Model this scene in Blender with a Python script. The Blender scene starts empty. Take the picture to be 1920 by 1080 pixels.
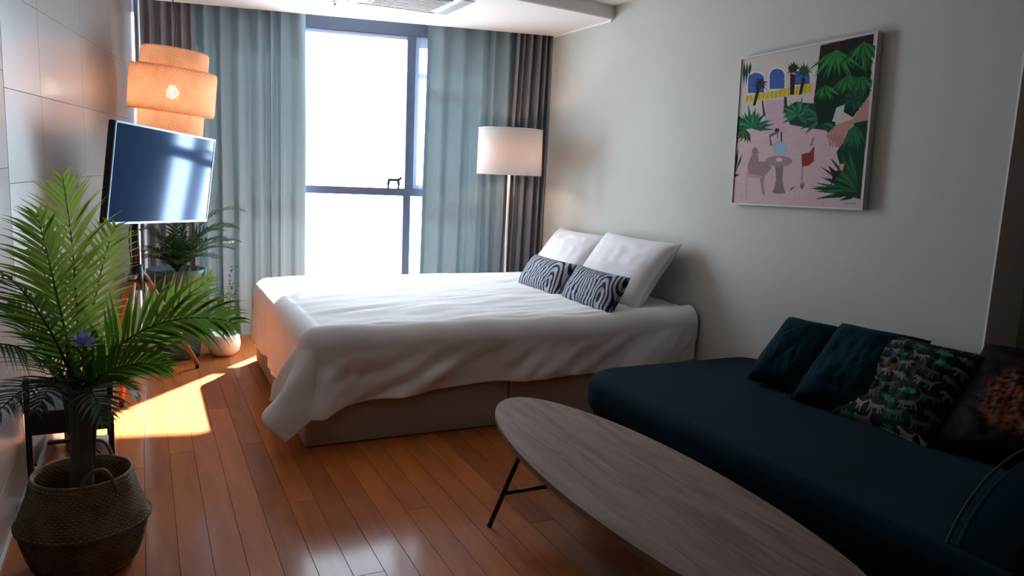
import bpy, bmesh, math, random
import numpy as np
from mathutils import Vector, Matrix, noise
random.seed(7)
D = bpy.data; SC = bpy.context.scene; COL = SC.collection
PI = math.pi
R = math.radians

# ------------------------------------------------------------------ camera, world, sun, exposure
def make_camera():
    yaw, pitch, roll = R(25.93), R(8.88), R(-2.49)
    cy, sy, cp, sp, cr, sr = math.cos(yaw), math.sin(yaw), math.cos(pitch), math.sin(pitch), math.cos(roll), math.sin(roll)
    f = Vector((sy*cp, cy*cp, -sp)); r = Vector((cy, -sy, 0)); d = f.cross(r)
    r2 = cr*r + sr*d; d2 = -sr*r + cr*d
    m = Matrix((( r2.x, -d2.x, -f.x, 0), (r2.y, -d2.y, -f.y, 0), (r2.z, -d2.z, -f.z, 1.36), (0, 0, 0, 1)))
    cam = D.cameras.new('camera'); o = D.objects.new('camera', cam); COL.objects.link(o)
    o.matrix_world = m; cam.sensor_width = 36; cam.lens = 36*1432/1920; cam.clip_start = .05
    SC.camera = o
make_camera()
W = D.worlds.new('world'); SC.world = W; W.use_nodes = True
bg = W.node_tree.nodes['Background']; bg.inputs[0].default_value = (.76, .88, 1, 1); bg.inputs[1].default_value = 16.5
def light(name, typ, loc, energy, color, **k):
    l = D.lights.new(name, typ); l.energy = energy; l.color = color
    for a, b in k.items(): setattr(l, a, b)
    o = D.objects.new(name, l); COL.objects.link(o); o.location = loc
    return o
sun = light('sun', 'SUN', (4, 9, 6), 46, (1, .92, .78), angle=R(1.2))
sun.rotation_euler = Vector((-.62, -.78, -.86)).to_track_quat('-Z', 'Y').to_euler()
SC.view_settings.view_transform = 'Standard'; SC.view_settings.look = 'None'
SC.view_settings.gamma = 1; SC.view_settings.use_curve_mapping = False
SC.view_settings.exposure = 0.35
SC.cycles.max_bounces = 10; SC.cycles.diffuse_bounces = 7; SC.cycles.glossy_bounces = 4
SC.cycles.sample_clamp_indirect = 6; SC.cycles.caustics_reflective = False; SC.cycles.caustics_refractive = False
SC.cycles.use_denoising = True

# ------------------------------------------------------------------ materials
def srgb(r, g, b):
    c = lambda v: (v/255/12.92) if v/255 <= .04045 else ((v/255+.055)/1.055)**2.4
    return (c(r), c(g), c(b), 1)
def lum(c, k): return (min(1, c[0]*k), min(1, c[1]*k), min(1, c[2]*k), 1)
def mat(name, col, rough=.6, metal=0, var=.0, scale=6, bump=0, bscale=60, coat=0, transl=0, tcol=None, emit=None, estr=0, sheen=0, stretch=None, spec=.5):
    m = D.materials.new(name); m.use_nodes = True; nt = m.node_tree; N = nt.nodes; L = nt.links
    p = N['Principled BSDF']; p.inputs['Roughness'].default_value = rough; p.inputs['Metallic'].default_value = metal
    p.inputs['Coat Weight'].default_value = coat; p.inputs['Coat Roughness'].default_value = .12
    p.inputs['Specular IOR Level'].default_value = spec
    p.inputs['Base Color'].default_value = col
    if sheen: p.inputs['Sheen Weight'].default_value = sheen; p.inputs['Sheen Roughness'].default_value = .4
    tc = N.new('ShaderNodeTexCoord'); mp = N.new('ShaderNodeMapping'); L.new(tc.outputs['Object'], mp.inputs[0])
    if stretch: mp.inputs['Scale'].default_value = stretch
    if var:
        n = N.new('ShaderNodeTexNoise'); n.inputs['Scale'].default_value = scale; n.inputs['Detail'].default_value = 5
        L.new(mp.outputs[0], n.inputs['Vector'])
        r = N.new('ShaderNodeValToRGB'); r.color_ramp.elements[0].position = .3; r.color_ramp.elements[1].position = .7
        r.color_ramp.elements[0].color = lum(col, 1-var); r.color_ramp.elements[1].color = lum(col, 1+var)
        L.new(n.outputs[0], r.inputs[0]); L.new(r.outputs[0], p.inputs['Base Color'])
    if bump:
        n = N.new('ShaderNodeTexNoise'); n.inputs['Scale'].default_value = bscale; n.inputs['Detail'].default_value = 3
        L.new(mp.outputs[0], n.inputs['Vector'])
        b = N.new('ShaderNodeBump'); b.inputs['Strength'].default_value = bump; b.inputs['Distance'].default_value = .01
        L.new(n.outputs[0], b.inputs['Height']); L.new(b.outputs[0], p.inputs['Normal'])
    if emit: p.inputs['Emission Color'].default_value = emit; p.inputs['Emission Strength'].default_value = estr
    if transl:
        t = N.new('ShaderNodeBsdfTranslucent'); t.inputs[0].default_value = tcol or col
        mx = N.new('ShaderNodeMixShader'); mx.inputs[0].default_value = transl
        L.new(p.outputs[0], mx.inputs[1]); L.new(t.outputs[0], mx.inputs[2])
        L.new(mx.outputs[0], N['Material Output'].inputs[0])
    return m

M = {}
M['wall'] = mat('painted_wall', (.50, .495, .445, 1), .85, var=.03, scale=2, bump=.05, bscale=180)
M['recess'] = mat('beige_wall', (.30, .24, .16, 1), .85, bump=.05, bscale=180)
M['ceiling'] = mat('white_ceiling', (.80, .77, .74, 1), .8, bump=.04, bscale=150)
M['fascia'] = mat('grey_fascia', (.66, .63, .61, 1), .7)
M['tile'] = mat('glossy_pale_stone_tile', (.36, .34, .315, 1), .30, var=.07, scale=1.6, coat=.25)
M['grout'] = mat('dark_joint', (.30, .27, .24, 1), .9)
M['white'] = mat('white_lacquer', (.75, .75, .75, 1), .4)
M['frame'] = mat('slate_blue_window_frame', (.065, .085, .14, 1), .45)
M['sash'] = mat('lilac_grey_sash', (.38, .42, .55, 1), .4)
M['base'] = mat('greige_upholstery', (.42, .355, .31, 1), .9, bump=.2, bscale=300)
M['duvet'] = mat('white_cotton', (.86, .845, .84, 1), .85, bump=.35, bscale=7, var=.01, sheen=.1)
M['pillow'] = mat('white_pillowcase', (.74, .72, .72, 1), .9, bump=.12, bscale=9, spec=.2)
M['teal'] = mat('dark_teal_velvet', (.0010, .013, .020, 1), .9, var=.2, scale=3, bump=.12, bscale=250, sheen=.02, spec=.06)
M['teal_cushion'] = mat('dark_teal_cushion_velvet', (.0012, .018, .024, 1), .9, var=.2, scale=4, bump=.15, bscale=250, sheen=.03, spec=.06)
M['black'] = mat('black_metal', (.012, .012, .014, 1), .4, metal=.3)
M['blackwood'] = mat('black_painted_wood', (.012, .012, .013, 1), .5)
M['leg_wood'] = mat('reddish_wood', (.42, .13, .045, 1), .4, var=.2, scale=8, stretch=(1, 1, .2))
M['green'] = mat('palm_green', (.045, .12, .030, 1), .42, var=.35, scale=3, transl=.35, tcol=(.16, .34, .04, 1))
M['green_bright'] = mat('palm_green_bright', (.10, .20, .035, 1), .42, var=.25, scale=3, transl=.4, tcol=(.40, .60, .10, 1))
M['green_dark'] = mat('palm_green_dark', (.028, .070, .030, 1), .4, var=.3, scale=3, transl=.2, tcol=(.06, .14, .04, 1))
M['trunk'] = mat('palm_trunk', (.085, .075, .05, 1), .8, var=.35, scale=14, bump=.5, bscale=40, stretch=(1, 1, .3))
M['shade'] = mat('white_linen_shade', (.78, .74, .72, 1), .8, transl=.4, tcol=(.86, .76, .72, 1), bump=.05, bscale=400)
M['lampmetal'] = mat('white_lamp_metal', (.75, .72, .68, 1), .3)
M['pot'] = mat('blue_grey_planter_glaze', (.075, .15, .21, 1), .4)
M['soil'] = mat('dark_soil', (.03, .022, .015, 1), 1)
M['tvbezel'] = mat('tv_bezel', (.35, .5, .62, 1), .3, metal=.6)
M['screen'] = mat('dark_blue_glass_screen', (.006, .032, .095, 1), .09, spec=.5)
M['screen'].node_tree.nodes['Principled BSDF'].inputs['Specular Tint'].default_value = (.10, .40, 1, 1)
M['cardboard'] = mat('pinkish_box', (.55, .33, .25, 1), .8)
M['plastic'] = mat('white_plastic', (.8, .78, .76, 1), .4)
M['violet'] = mat('violet_petal', (.42, .46, .85, 1), .6, transl=.3, tcol=(.4, .4, .9, 1))
M['vent'] = mat('vent_grey', (.35, .38, .38, 1), .5)
M['bulb'] = mat('glowing_bulb', (1, 1, 1, 1), .5, emit=(1, .80, .55, 1), estr=26)
def curtain_mat(name, c, tc, tr):
    m = mat(name, c, .85, transl=tr, tcol=tc, bump=.05, bscale=400); return m
M['curtain'] = curtain_mat('teal_grey_curtain', (.20, .26, .29, 1), (.15, .28, .35, 1), .018)
M['curtain_grey'] = curtain_mat('grey_curtain', (.20, .20, .225, 1), (.05, .05, .06, 1), .02)

def wood(name, c1, c2, rough, coat, axis=(1, 1, 1), gs=3, crough=.2):
    m = D.materials.new(name); m.use_nodes = True; nt = m.node_tree; N = nt.nodes; L = nt.links
    p = N['Principled BSDF']; p.inputs['Roughness'].default_value = rough
    p.inputs['Coat Weight'].default_value = coat; p.inputs['Coat Roughness'].default_value = crough; p.inputs['Specular IOR Level'].default_value = .25
    tc = N.new('ShaderNodeTexCoord'); mp = N.new('ShaderNodeMapping'); mp.inputs['Scale'].default_value = axis
    oi = N.new('ShaderNodeObjectInfo'); ad = N.new('ShaderNodeVectorMath'); ad.operation = 'ADD'
    mu = N.new('ShaderNodeMath'); mu.operation = 'MULTIPLY'; mu.inputs[1].default_value = 37
    L.new(oi.outputs['Random'], mu.inputs[0])
    L.new(tc.outputs['Object'], ad.inputs[0]); L.new(mu.outputs[0], ad.inputs[1]); L.new(ad.outputs[0], mp.inputs[0])
    n = N.new('ShaderNodeTexNoise'); n.inputs['Scale'].default_value = gs; n.inputs['Detail'].default_value = 8; n.inputs['Distortion'].default_value = 1.0
    L.new(mp.outputs[0], n.inputs['Vector'])
    r = N.new('ShaderNodeValToRGB'); r.color_ramp.elements[0].position = .35; r.color_ramp.elements[1].position = .68
    r.color_ramp.elements[0].color = c1; r.color_ramp.elements[1].color = c2
    L.new(n.outputs[0], r.inputs[0])
    h = N.new('ShaderNodeHueSaturation'); mr = N.new('ShaderNodeMapRange'); mr.inputs[3].default_value = .8; mr.inputs[4].default_value = 1.15
    L.new(oi.outputs['Random'], mr.inputs[0]); L.new(mr.outputs[0], h.inputs['Value']); L.new(r.outputs[0], h.inputs['Color'])
    L.new(h.outputs[0], p.inputs['Base Color'])
    return m
M['floor'] = wood('orange_brown_floorboard', (.40, .105, .018, 1), (.53, .165, .030, 1), .55, .28, (4, .5, 1), 2.5, .14)
M['table'] = wood('grey_brown_veneer', (.15, .095, .075, 1), (.24, .165, .135, 1), .55, .06, (10, 1, 1), 2.5)

def attr_mat(name, rough=.7, bump=.05, bscale=300, spec=.1):
    m = D.materials.new(name); m.use_nodes = True; nt = m.node_tree; N = nt.nodes; L = nt.links
    p = N['Principled BSDF']; p.inputs['Roughness'].default_value = rough; p.inputs['Specular IOR Level'].default_value = spec
    a = N.new('ShaderNodeAttribute'); a.attribute_name = 'print'; L.new(a.outputs['Color'], p.inputs['Base Color'])
    n = N.new('ShaderNodeTexNoise'); n.inputs['Scale'].default_value = bscale
    b = N.new('ShaderNodeBump'); b.inputs['Strength'].default_value = bump; b.inputs['Distance'].default_value = .01
    L.new(n.outputs[0], b.inputs['Height']); L.new(b.outputs[0], p.inputs['Normal'])
    return m
M['print'] = attr_mat('printed_fabric'); M['canvas'] = attr_mat('painted_canvas', .8)


def weave_mat(name, c1, c2, transl, tcol, sc=60, rough=.8):
    m = D.materials.new(name); m.use_nodes = True; nt = m.node_tree; N = nt.nodes; L = nt.links
    p = N['Principled BSDF']; p.inputs['Roughness'].default_value = rough
    tc = N.new('ShaderNodeTexCoord')
    outs = []
    for ang in (.8, -.8):
        mp = N.new('ShaderNodeMapping'); mp.inputs['Rotation'].default_value = (0, 0, ang)
        L.new(tc.outputs['UV'], mp.inputs[0])
        w = N.new('ShaderNodeTexWave'); w.inputs['Scale'].default_value = sc; w.inputs['Distortion'].default_value = .8; w.inputs['Detail'].default_value = 1
        L.new(mp.outputs[0], w.inputs['Vector']); outs.append(w)
    mx = N.new('ShaderNodeMath'); mx.operation = 'MULTIPLY'; L.new(outs[0].outputs[1], mx.inputs[0]); L.new(outs[1].outputs[1], mx.inputs[1])
    n = N.new('ShaderNodeTexNoise'); n.inputs['Scale'].default_value = 14; L.new(tc.outputs['Object'], n.inputs['Vector'])
    ad = N.new('ShaderNodeMath'); ad.operation = 'ADD'; L.new(mx.outputs[0], ad.inputs[0]); L.new(n.outputs[0], ad.inputs[1])
    r = N.new('ShaderNodeValToRGB'); r.color_ramp.elements[0].position = .35; r.color_ramp.elements[1].position = 1.1 if False else 1.0
    r.color_ramp.elements[0].color = c1; r.color_ramp.elements[1].color = c2
    L.new(ad.outputs[0], r.inputs[0]); L.new(r.outputs[0], p.inputs['Base Color'])
    b = N.new('ShaderNodeBump'); b.inputs['Strength'].default_value = .6; b.inputs['Distance'].default_value = .004
    L.new(mx.outputs[0], b.inputs['Height']); L.new(b.outputs[0], p.inputs['Normal'])
    if transl:
        t = N.new('ShaderNodeBsdfTranslucent')
        mc = N.new('ShaderNodeMix'); mc.data_type = 'RGBA'; mc.blend_type = 'MULTIPLY'; mc.inputs[0].default_value = .7
        mc.inputs[6].default_value = tcol; L.new(r.outputs[0], mc.inputs[7])
        hs = N.new('ShaderNodeHueSaturation'); hs.inputs['Value'].default_value = 1.7; L.new(mc.outputs[2], hs.inputs['Color'])
        L.new(hs.outputs[0], t.inputs[0])
        ms = N.new('ShaderNodeMixShader'); ms.inputs[0].default_value = transl
        L.new(p.outputs[0], ms.inputs[1]); L.new(t.outputs[0], ms.inputs[2])
        tr = N.new('ShaderNodeBsdfTransparent'); gp = N.new('ShaderNodeMapRange'); gp.inputs[1].default_value = .0; gp.inputs[2].default_value = .12; gp.inputs[3].default_value = .55; gp.inputs[4].default_value = .04
        L.new(mx.outputs[0], gp.inputs[0]); m2 = N.new('ShaderNodeMixShader'); L.new(gp.outputs[0], m2.inputs[0]); L.new(ms.outputs[0], m2.inputs[1]); L.new(tr.outputs[0], m2.inputs[2])
        L.new(m2.outputs[0], N['Material Output'].inputs[0])
    return m
M['bamboo'] = weave_mat('woven_bamboo', (.44, .25, .14, 1), (.72, .50, .34, 1), .5, (1, .88, .76, 1), 8)
M['seagrass'] = weave_mat('woven_seagrass', (.16, .105, .06, 1), (.46, .33, .20, 1), 0, None, 6)
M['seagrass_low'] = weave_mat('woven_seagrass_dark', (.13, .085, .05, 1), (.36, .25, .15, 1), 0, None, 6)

def glass_mat():
    m = D.materials.new('window_glass'); m.use_nodes = True; nt = m.node_tree; N = nt.nodes; L = nt.links
    t = N.new('ShaderNodeBsdfTransparent'); g = N.new('ShaderNodeBsdfGlossy'); g.inputs['Roughness'].default_value = .02
    t.inputs[0].default_value = (.96, .98, 1, 1)
    mx = N.new('ShaderNodeMixShader'); mx.inputs[0].default_value = .05; L.new(t.outputs[0], mx.inputs[1]); L.new(g.outputs[0], mx.inputs[2])
    L.new(mx.outputs[0], N['Material Output'].inputs[0]); return m
M['glass'] = glass_mat()

# ------------------------------------------------------------------ object helpers
def link(name, me, m, parent=None, smooth=False):
    o = D.objects.new(name, me); COL.objects.link(o)
    if m: me.materials.append(m)
    if parent: o.parent = parent
    if smooth: me.polygons.foreach_set('use_smooth', [True]*len(me.polygons))
    return o
def frombm(name, bm, m, parent=None, smooth=False):
    me = D.meshes.new(name); bmesh.ops.recalc_face_normals(bm, faces=bm.faces); bm.to_mesh(me); bm.free()
    return link(name, me, m, parent, smooth)
def tag(o, label=None, cat=None, group=None, kind=None):
    if label: o['label'] = label
    if cat: o['category'] = cat
    if group: o['group'] = group
    if kind: o['kind'] = kind
    return o
def empty(name, loc=(0, 0, 0), rz=0):
    o = D.objects.new(name, None); COL.objects.link(o); o.location = loc; o.rotation_euler = (0, 0, rz); o.empty_display_size = .05
    return o
def box(bm, x0, y0, z0, x1, y1, z1, mtx=None, bevel=0, seg=2):
    g = bmesh.ops.create_cube(bm, size=1)
    vs = g['verts']
    for v in vs:
        v.co = Vector(((x0+x1)/2+v.co.x*(x1-x0), (y0+y1)/2+v.co.y*(y1-y0), (z0+z1)/2+v.co.z*(z1-z0)))
    if bevel:
        es = list({e for v in vs for e in v.link_edges})
        r = bmesh.ops.bevel(bm, geom=es, offset=bevel, segments=seg, affect='EDGES', profile=.5)
        vs = [v for v in {*r['verts'], *[v for v in vs if v.is_valid]}]
    if mtx is not None:
        for v in vs: v.co = mtx @ v.co
    return vs
def boxo(name, dims, m, parent=None, mtx=None, bevel=0, seg=2, smooth=False):
    bm = bmesh.new(); box(bm, *dims, bevel=bevel, seg=seg)
    if mtx is not None: bm.transform(mtx)
    return frombm(name, bm, m, parent, smooth)
def tube(bm, pts, rad, n=8, cap=True):
    pts = [Vector(p) for p in pts]; rings = []
    rads = rad if isinstance(rad, (list, tuple)) else [rad]*len(pts)
    up = Vector((0, 0, 1))
    for i, p in enumerate(pts):
        t = (pts[min(i+1, len(pts)-1)]-pts[max(i-1, 0)]).normalized()
        a = t.cross(up)
        if a.length < .05: a = t.cross(Vector((1, 0, 0)))
        a.normalize(); b = t.cross(a)
        rings.append([bm.verts.new(p+(a*math.cos(2*PI*k/n)+b*math.sin(2*PI*k/n))*rads[i]) for k in range(n)])
    for r0, r1 in zip(rings, rings[1:]):
        for k in range(n): bm.faces.new((r0[k], r0[(k+1) % n], r1[(k+1) % n], r1[k]))
    if cap: bm.faces.new(rings[0][::-1]); bm.faces.new(rings[-1])
def tubeo(name, pts, rad, m, parent=None, n=8, smooth=True):
    bm = bmesh.new(); tube(bm, pts, rad, n); return frombm(name, bm, m, parent, smooth)
def bez(P, t):
    a, b, c, d = [Vector(p) for p in P]; s = 1-t
    return a*s**3+b*3*s*s*t+c*3*s*t*t+d*t**3
def lathe(prof, n=48, mtx=None, uvn='UV', vscale=1):
    bm = bmesh.new(); uv = bm.loops.layers.uv.new(uvn); rings = []
    for r, z in prof: rings.append([bm.verts.new((r*math.cos(2*PI*k/n), r*math.sin(2*PI*k/n), z)) for k in range(n)])
    for i in range(len(rings)-1):
        for k in range(n):
            f = bm.faces.new((rings[i][k], rings[i][(k+1) % n], rings[i+1][(k+1) % n], rings[i+1][k]))
            for lp, (a, b) in zip(f.loops, ((k, i), (k+1, i), (k+1, i+1), (k, i+1))):
                lp[uv].uv = (a/n*4, prof[b][1]*vscale)
    if mtx is not None: bm.transform(mtx)
    return bm
def gridmesh(name, V, nu, nv, m, parent=None, smooth=True, wrap=False):
    V = np.asarray(V, np.float32).reshape(-1, 3)
    i = np.arange(nv-1)[:, None]*nu; j = np.arange(nu-1)[None]
    a = (i+j).ravel(); F = np.stack([a, a+1, a+nu+1, a+nu], 1)
    me = D.meshes.new(name); me.from_pydata(V.tolist(), [], F.tolist())
    return link(name, me, m, parent, smooth)
def solid(o, t, off=0):
    md = o.modifiers.new('thickness', 'SOLIDIFY'); md.thickness = t; md.offset = off
def nz(x, y, z=0, s=1): return noise.noise(Vector((x*s, y*s, z*s)))

# ------------------------------------------------------------------ room shell
WX = 2.95
fl = tag(boxo('floor', (-1.6, -1.3, -.08, 3.6, 7, -.016), M['grout']), kind='structure')
me_pl = {}
pw = .104
k = 0
x = -.86
row = 0
while x < 3.2:
    y = -1.25 - random.random()*1.8
    while y < 6.3:
        ln = 1.9; y1 = y+ln
        a, b = max(y, -1.25), min(y1, 6.35)
        if b-a > .02 and not (x > 1.3 and b < .3):
            key = round(b-a, 3)
            if key not in me_pl:
                bm = bmesh.new(); box(bm, 0, 0, -.0155, pw-.0010, key-.0012, 0, bevel=.0009, seg=1)
                o = frombm('floor_plank', bm, M['floor'], fl); me_pl[key] = o.data
            else:
                o = D.objects.new('floor_plank', me_pl[key]); COL.objects.link(o); o.parent = fl
            o.location = (x, a, 0); k += 1
        y = y1
    x += pw; row += 1

def slab(name, p0, p1, z0, z1, th, m, parent=None, side=1):
    """vertical slab along p0->p1 with thickness th to the right (side=1) or left of travel"""
    a = Vector((*p0, 0)); b = Vector((*p1, 0)); t = (b-a).normalized(); n = Vector((t.y, -t.x, 0))*side
    bm = bmesh.new(); vs = []
    for z in (z0, z1):
        for q in (a, b, b+n*th, a+n*th): vs.append(bm.verts.new((q.x, q.y, z)))
    for f in ((0, 1, 2, 3), (4, 5, 6, 7), (0, 1, 5, 4), (1, 2, 6, 5), (2, 3, 7, 6), (3, 0, 4, 7)): bm.faces.new([vs[i] for i in f])
    return frombm(name, bm, m, parent)
ZC = 2.40; ZU = 2.49; ZT = 2.62
tag(slab('wall_right', (WX, 1.83), (WX, 5.85), 0, ZT, .2, M['wall']), kind='structure')
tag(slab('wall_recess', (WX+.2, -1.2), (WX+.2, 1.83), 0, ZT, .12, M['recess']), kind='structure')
tag(boxo('trim_1', (WX-.004, 1.822, 0, WX+.2, 1.8295, ZU), M['white']), kind='structure')
tag(boxo('wall_back', (-1.0, -1.3, 0, 3.4, -1.2, ZT), mat('dark_back_wall', (.10, .08, .065, 1), .9)), kind='structure')
wl = tag(slab('wall_left', (-.475, 3.5), (-.05, 6.1), 0, ZT, .15, M['grout'], side=-1), kind='structure')
wl2 = tag(slab('wall_left_near', (-.475, -1.3), (-.475, 3.5), 0, ZT, .15, M['grout'], side=-1), kind='structure')
def tiles(parent, p0, p1, s_list, side, zs):
    a = Vector((*p0, 0)); t = (Vector((*p1, 0))-a).normalized(); n = Vector((t.y, -t.x, 0))
    for s0, s1 in zip(s_list, s_list[1:]):
        for z0, z1 in zip(zs, zs[1:]):
            bm = bmesh.new(); box(bm, s0+.0006, 0, z0+.0006, s1-.0006, .0145, z1-.0006, bevel=.001, seg=1)
            m = Matrix(((t.x, n.x, 0, a.x), (t.y, n.y, 0, a.y), (0, 0, 1, 0), (0, 0, 0, 1)))
            bm.transform(m); frombm('wall_tile', bm, M['tile'], parent)
zs = [0.0, .135, .497, .858, 1.22, 1.58, 1.942, 2.30, 2.60]
tiles(wl, (-.475, 3.5), (-.05, 6.1), [0, .46, 1.19, 1.92, 2.63], 1, zs)
tiles(wl2, (-.475, -1.2), (-.475, 3.5), [0, .35, 1.08, 1.81, 2.54, 3.27, 4.0, 4.69], 1, [0.0, .2, .56, .92, 1.28, 1.64, 2.0, 2.36, 2.6])
tag(boxo('baseboard_left', (-.4605, -1.2, 0, -.452, 3.45, .012), M['white']), kind='structure')
# ceilings
tag(boxo('ceiling', (-1.0, -1.3, ZU, 3.4, 4.66, ZT), M['ceiling']), kind='structure')
# window wall frame: local coordinates u (along), w (outwards), z
A0 = Vector((.275, 6.02, 0)); TU = Vector((.9816, -.1908, 0)); NU_ = Vector((.1908, .9816, 0))
WM = Matrix(((TU.x, NU_.x, 0, A0.x), (TU.y, NU_.y, 0, A0.y), (0, 0, 1, 0), (0, 0, 0, 1)))
# lowered ceiling by the window (bottom 2.40), front edge follows the room
bm = bmesh.new()
pts = [(-.75, 3.98), (2.95, 4.655), (2.95, 5.50), (-.75, 6.22)]
lo = [bm.verts.new((*p, ZC)) for p in pts]; hi = [bm.verts.new((*p, ZT)) for p in pts]
bm.faces.new(lo); bm.faces.new(hi)
for i in range(4): bm.faces.new((lo[i], lo[(i+1) % 4], hi[(i+1) % 4], hi[i]))
tag(frombm('ceiling_lowered', bm, M['ceiling']), kind='structure')
tag(slab('trim_2', (-.75, 3.968), (2.95, 4.643), ZC+.003, ZU, .012, M['fascia'], side=-1), kind='structure')
tag(slab('trim_3', (2.938, 4.67), (2.938, 5.49), ZC-.012, ZC, .012, M['ceiling']), kind='structure')
tag(boxo('ceiling_curtain_pocket', (-.75, -.0, 2.52, 3.1, .5, 2.6), M['ceiling'], mtx=WM), kind='structure')
# wall around the window
WO = .24
def wbox(name, u0, w0, z0, u1, w1, z1, m, parent=None, bevel=0): return boxo(name, (u0, w0, z0, u1, w1, z1), m, parent, mtx=WM, bevel=bevel)
ww = tag(wbox('wall_window', -.75, WO, 0, 2.95, WO+.2, .33, M['wall']), kind='structure')
wbox('wall_pier', 2.40, WO, .33, 2.95, WO+.2, 2.55, M['wall'], ww)
wbox('wall_pier', -.75, WO, .33, -.40, WO+.2, 2.55, M['wall'], ww)
wbox('wall_header', -.40, WO, 2.44, 2.40, WO+.2, 2.55, M['wall'], ww)
# window with frame, mullions, rails, panes
wf = tag(wbox('window_1', -.40, WO-.02, 2.345, 2.40, WO+.08, 2.44, M['frame']), kind='structure')
wbox('frame_bottom', -.40, WO-.02, .33, 2.40, WO+.08, .40, M['frame'], wf)
wbox('frame_side', -.40, WO-.02, .40, -.375, WO+.08, 2.345, M['frame'], wf)
wbox('frame_side', 2.34, WO-.02, .40, 2.40, WO+.08, 2.345, M['frame'], wf)
wbox('mullion', .32, WO-.02, .40, .38, WO+.08, 2.345, M['frame'], wf)
wbox('mullion', 1.600, WO-.03, 1.165, 1.668, WO+.08, 2.345, M['frame'], wf, .004)
wbox('mullion', 1.590, WO-.03, .40, 1.650, WO+.08, 1.105, M['frame'], wf, .004)
wbox('rail', -.375, WO-.028, 1.105, 2.34, WO+.07, 1.165, M['frame'], wf, .004)
wbox('blind_cassette', .38, WO+.0, 2.315, 1.60, WO+.06, 2.345, M['sash'], wf, .004)
sh = wbox('sash', 1.668, WO, 1.165, 1.70, WO+.06, 2.345, M['sash'], wf, .003)
wbox('sash', 2.30, WO, 1.165, 2.34, WO+.06, 2.345, M['sash'], wf, .003)
wbox('sash', 1.70, WO, 2.26, 2.30, WO+.06, 2.345, M['sash'], wf, .003)
wbox('sash', 1.70, WO, 1.165, 2.30, WO+.06, 1.20, M['sash'], wf, .003)
wbox('sash_bar', 1.70, WO+.01, 2.03, 2.30, WO+.05, 2.07, M['sash'], wf, .003)
for a, b, c, d in ((-.375, .40, .32, 1.105), (-.375, 1.165, .32, 2.345), (.38, .40, 1.59, 1.105), (.38, 1.165, 1.60, 2.315), (1.65, .40, 2.34, 1.105), (1.70, 1.20, 2.30, 2.03), (1.70, 2.07, 2.30, 2.26)):
    wbox('pane', a, WO+.026, b, c, WO+.032, d, M['glass'], wf)
# small dark figurine on the rail
fg = empty('window_figurine', WM @ Vector((1.515, WO-.012, 1.165)), -.19)
tag(fg, 'tiny dark four-legged figurine standing on the window rail', 'figurine')
fg.scale = (1.7, 1.7, 1.5); bm = bmesh.new(); tube(bm, [(-.028, 0, .045), (-.02, 0, .043), (.02, 0, .044), (.03, 0, .05), (.037, 0, .062)], [.006, .008, .008, .007, .003]); frombm('body', bm, M['black'], fg, True)
for sx in (-.022, .02):
    for sy in (-.005, .005): tubeo('leg', [(sx, sy, .042), (sx*1.15, sy*1.2, .02), (sx*1.1, sy*1.3, 0)], [.007, .006, .005], M['black'], fg, 6)
# portal outside the window (sampling guide for the sky)
pl = light('window_portal', 'AREA', WM @ Vector((1.0, WO+.25, 1.4)), 1, (1, 1, 1), shape='RECTANGLE', size=2.8, size_y=2.2)
pl.rotation_euler = (-NU_).to_track_quat('-Z', 'Z').to_euler(); pl.data.cycles.is_portal = True

# ------------------------------------------------------------------ curtains
def curtain(name, u0, u1, w, m, label, group, folds, amp, seed, spread=None, z0=.015, z1=2.5, tight=None):
    rnd = random.Random(seed); nu, nv = int(30*folds/2)+40, 40
    knots = [0]
    for i in range(folds): knots.append(knots[-1]+rnd.uniform(.6, 1.5))
    knots = [q/knots[-1] for q in knots]; amps = [rnd.uniform(.55, 1.0) for _ in range(folds+1)]
    V = []
    for j in range(nv):
        v = j/(nv-1); z = z0+(z1-z0)*v
        for i in range(nu):
            s = i/(nu-1); kk = max(q for q in range(folds) if knots[q] <= s+1e-9 or q == 0); ls = (s-knots[kk])/(knots[kk+1]-knots[kk])
            ph = (kk+ls)*2*PI
            a = amps[kk]*(1-ls)+amps[kk+1]*ls
            off = amp*a*math.sin(ph)*(.75+.25*v)+.006*nz(s*7, z*1.3, seed)
            off += .25*amp*math.sin(ph*2.3+seed)*(1-v)
            us = s+(.012*math.sin(ph*2)/folds)
            U0, U1 = (u0, u1) if not spread else (u0+spread[0]*(1-v)**1.3, u1+spread[1]*(1-v))
            V.append(WM @ Vector((U0+(U1-U0)*us+.006*nz(z, s*3, seed+5), w+off, z)))
    o = gridmesh(name, V, nu, nv, m)
    bm = bmesh.new(); box(bm, u0, w-.012, z1, u1, w+.012, z1+.02, mtx=WM); frombm('heading_tape', bm, M['white'], o)
    return tag(o, label, 'curtain', group)
curtain('curtain', -.05, .838, .10, M['curtain'], 'teal-grey curtain hanging left of the bare window pane', None, 8, .036, 3)
curtain('curtain', -.315, .075, .055, M['curtain_grey'], 'dark grey curtain bunched at the left wall behind the bamboo lamp', None, 6, .034, 11)
curtain('curtain', 1.742, 2.52, .10, M['curtain'], 'teal-grey curtain hanging right of the window behind the white lamp shade', None, 6, .036, 23, spread=(-.03, 0))
curtain('curtain', 2.42, 2.735, .055, M['curtain_grey'], 'dark grey pleated curtain bunched in the corner at the right wall', None, 6, .055, 31, spread=(-.07, -.02))

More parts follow.
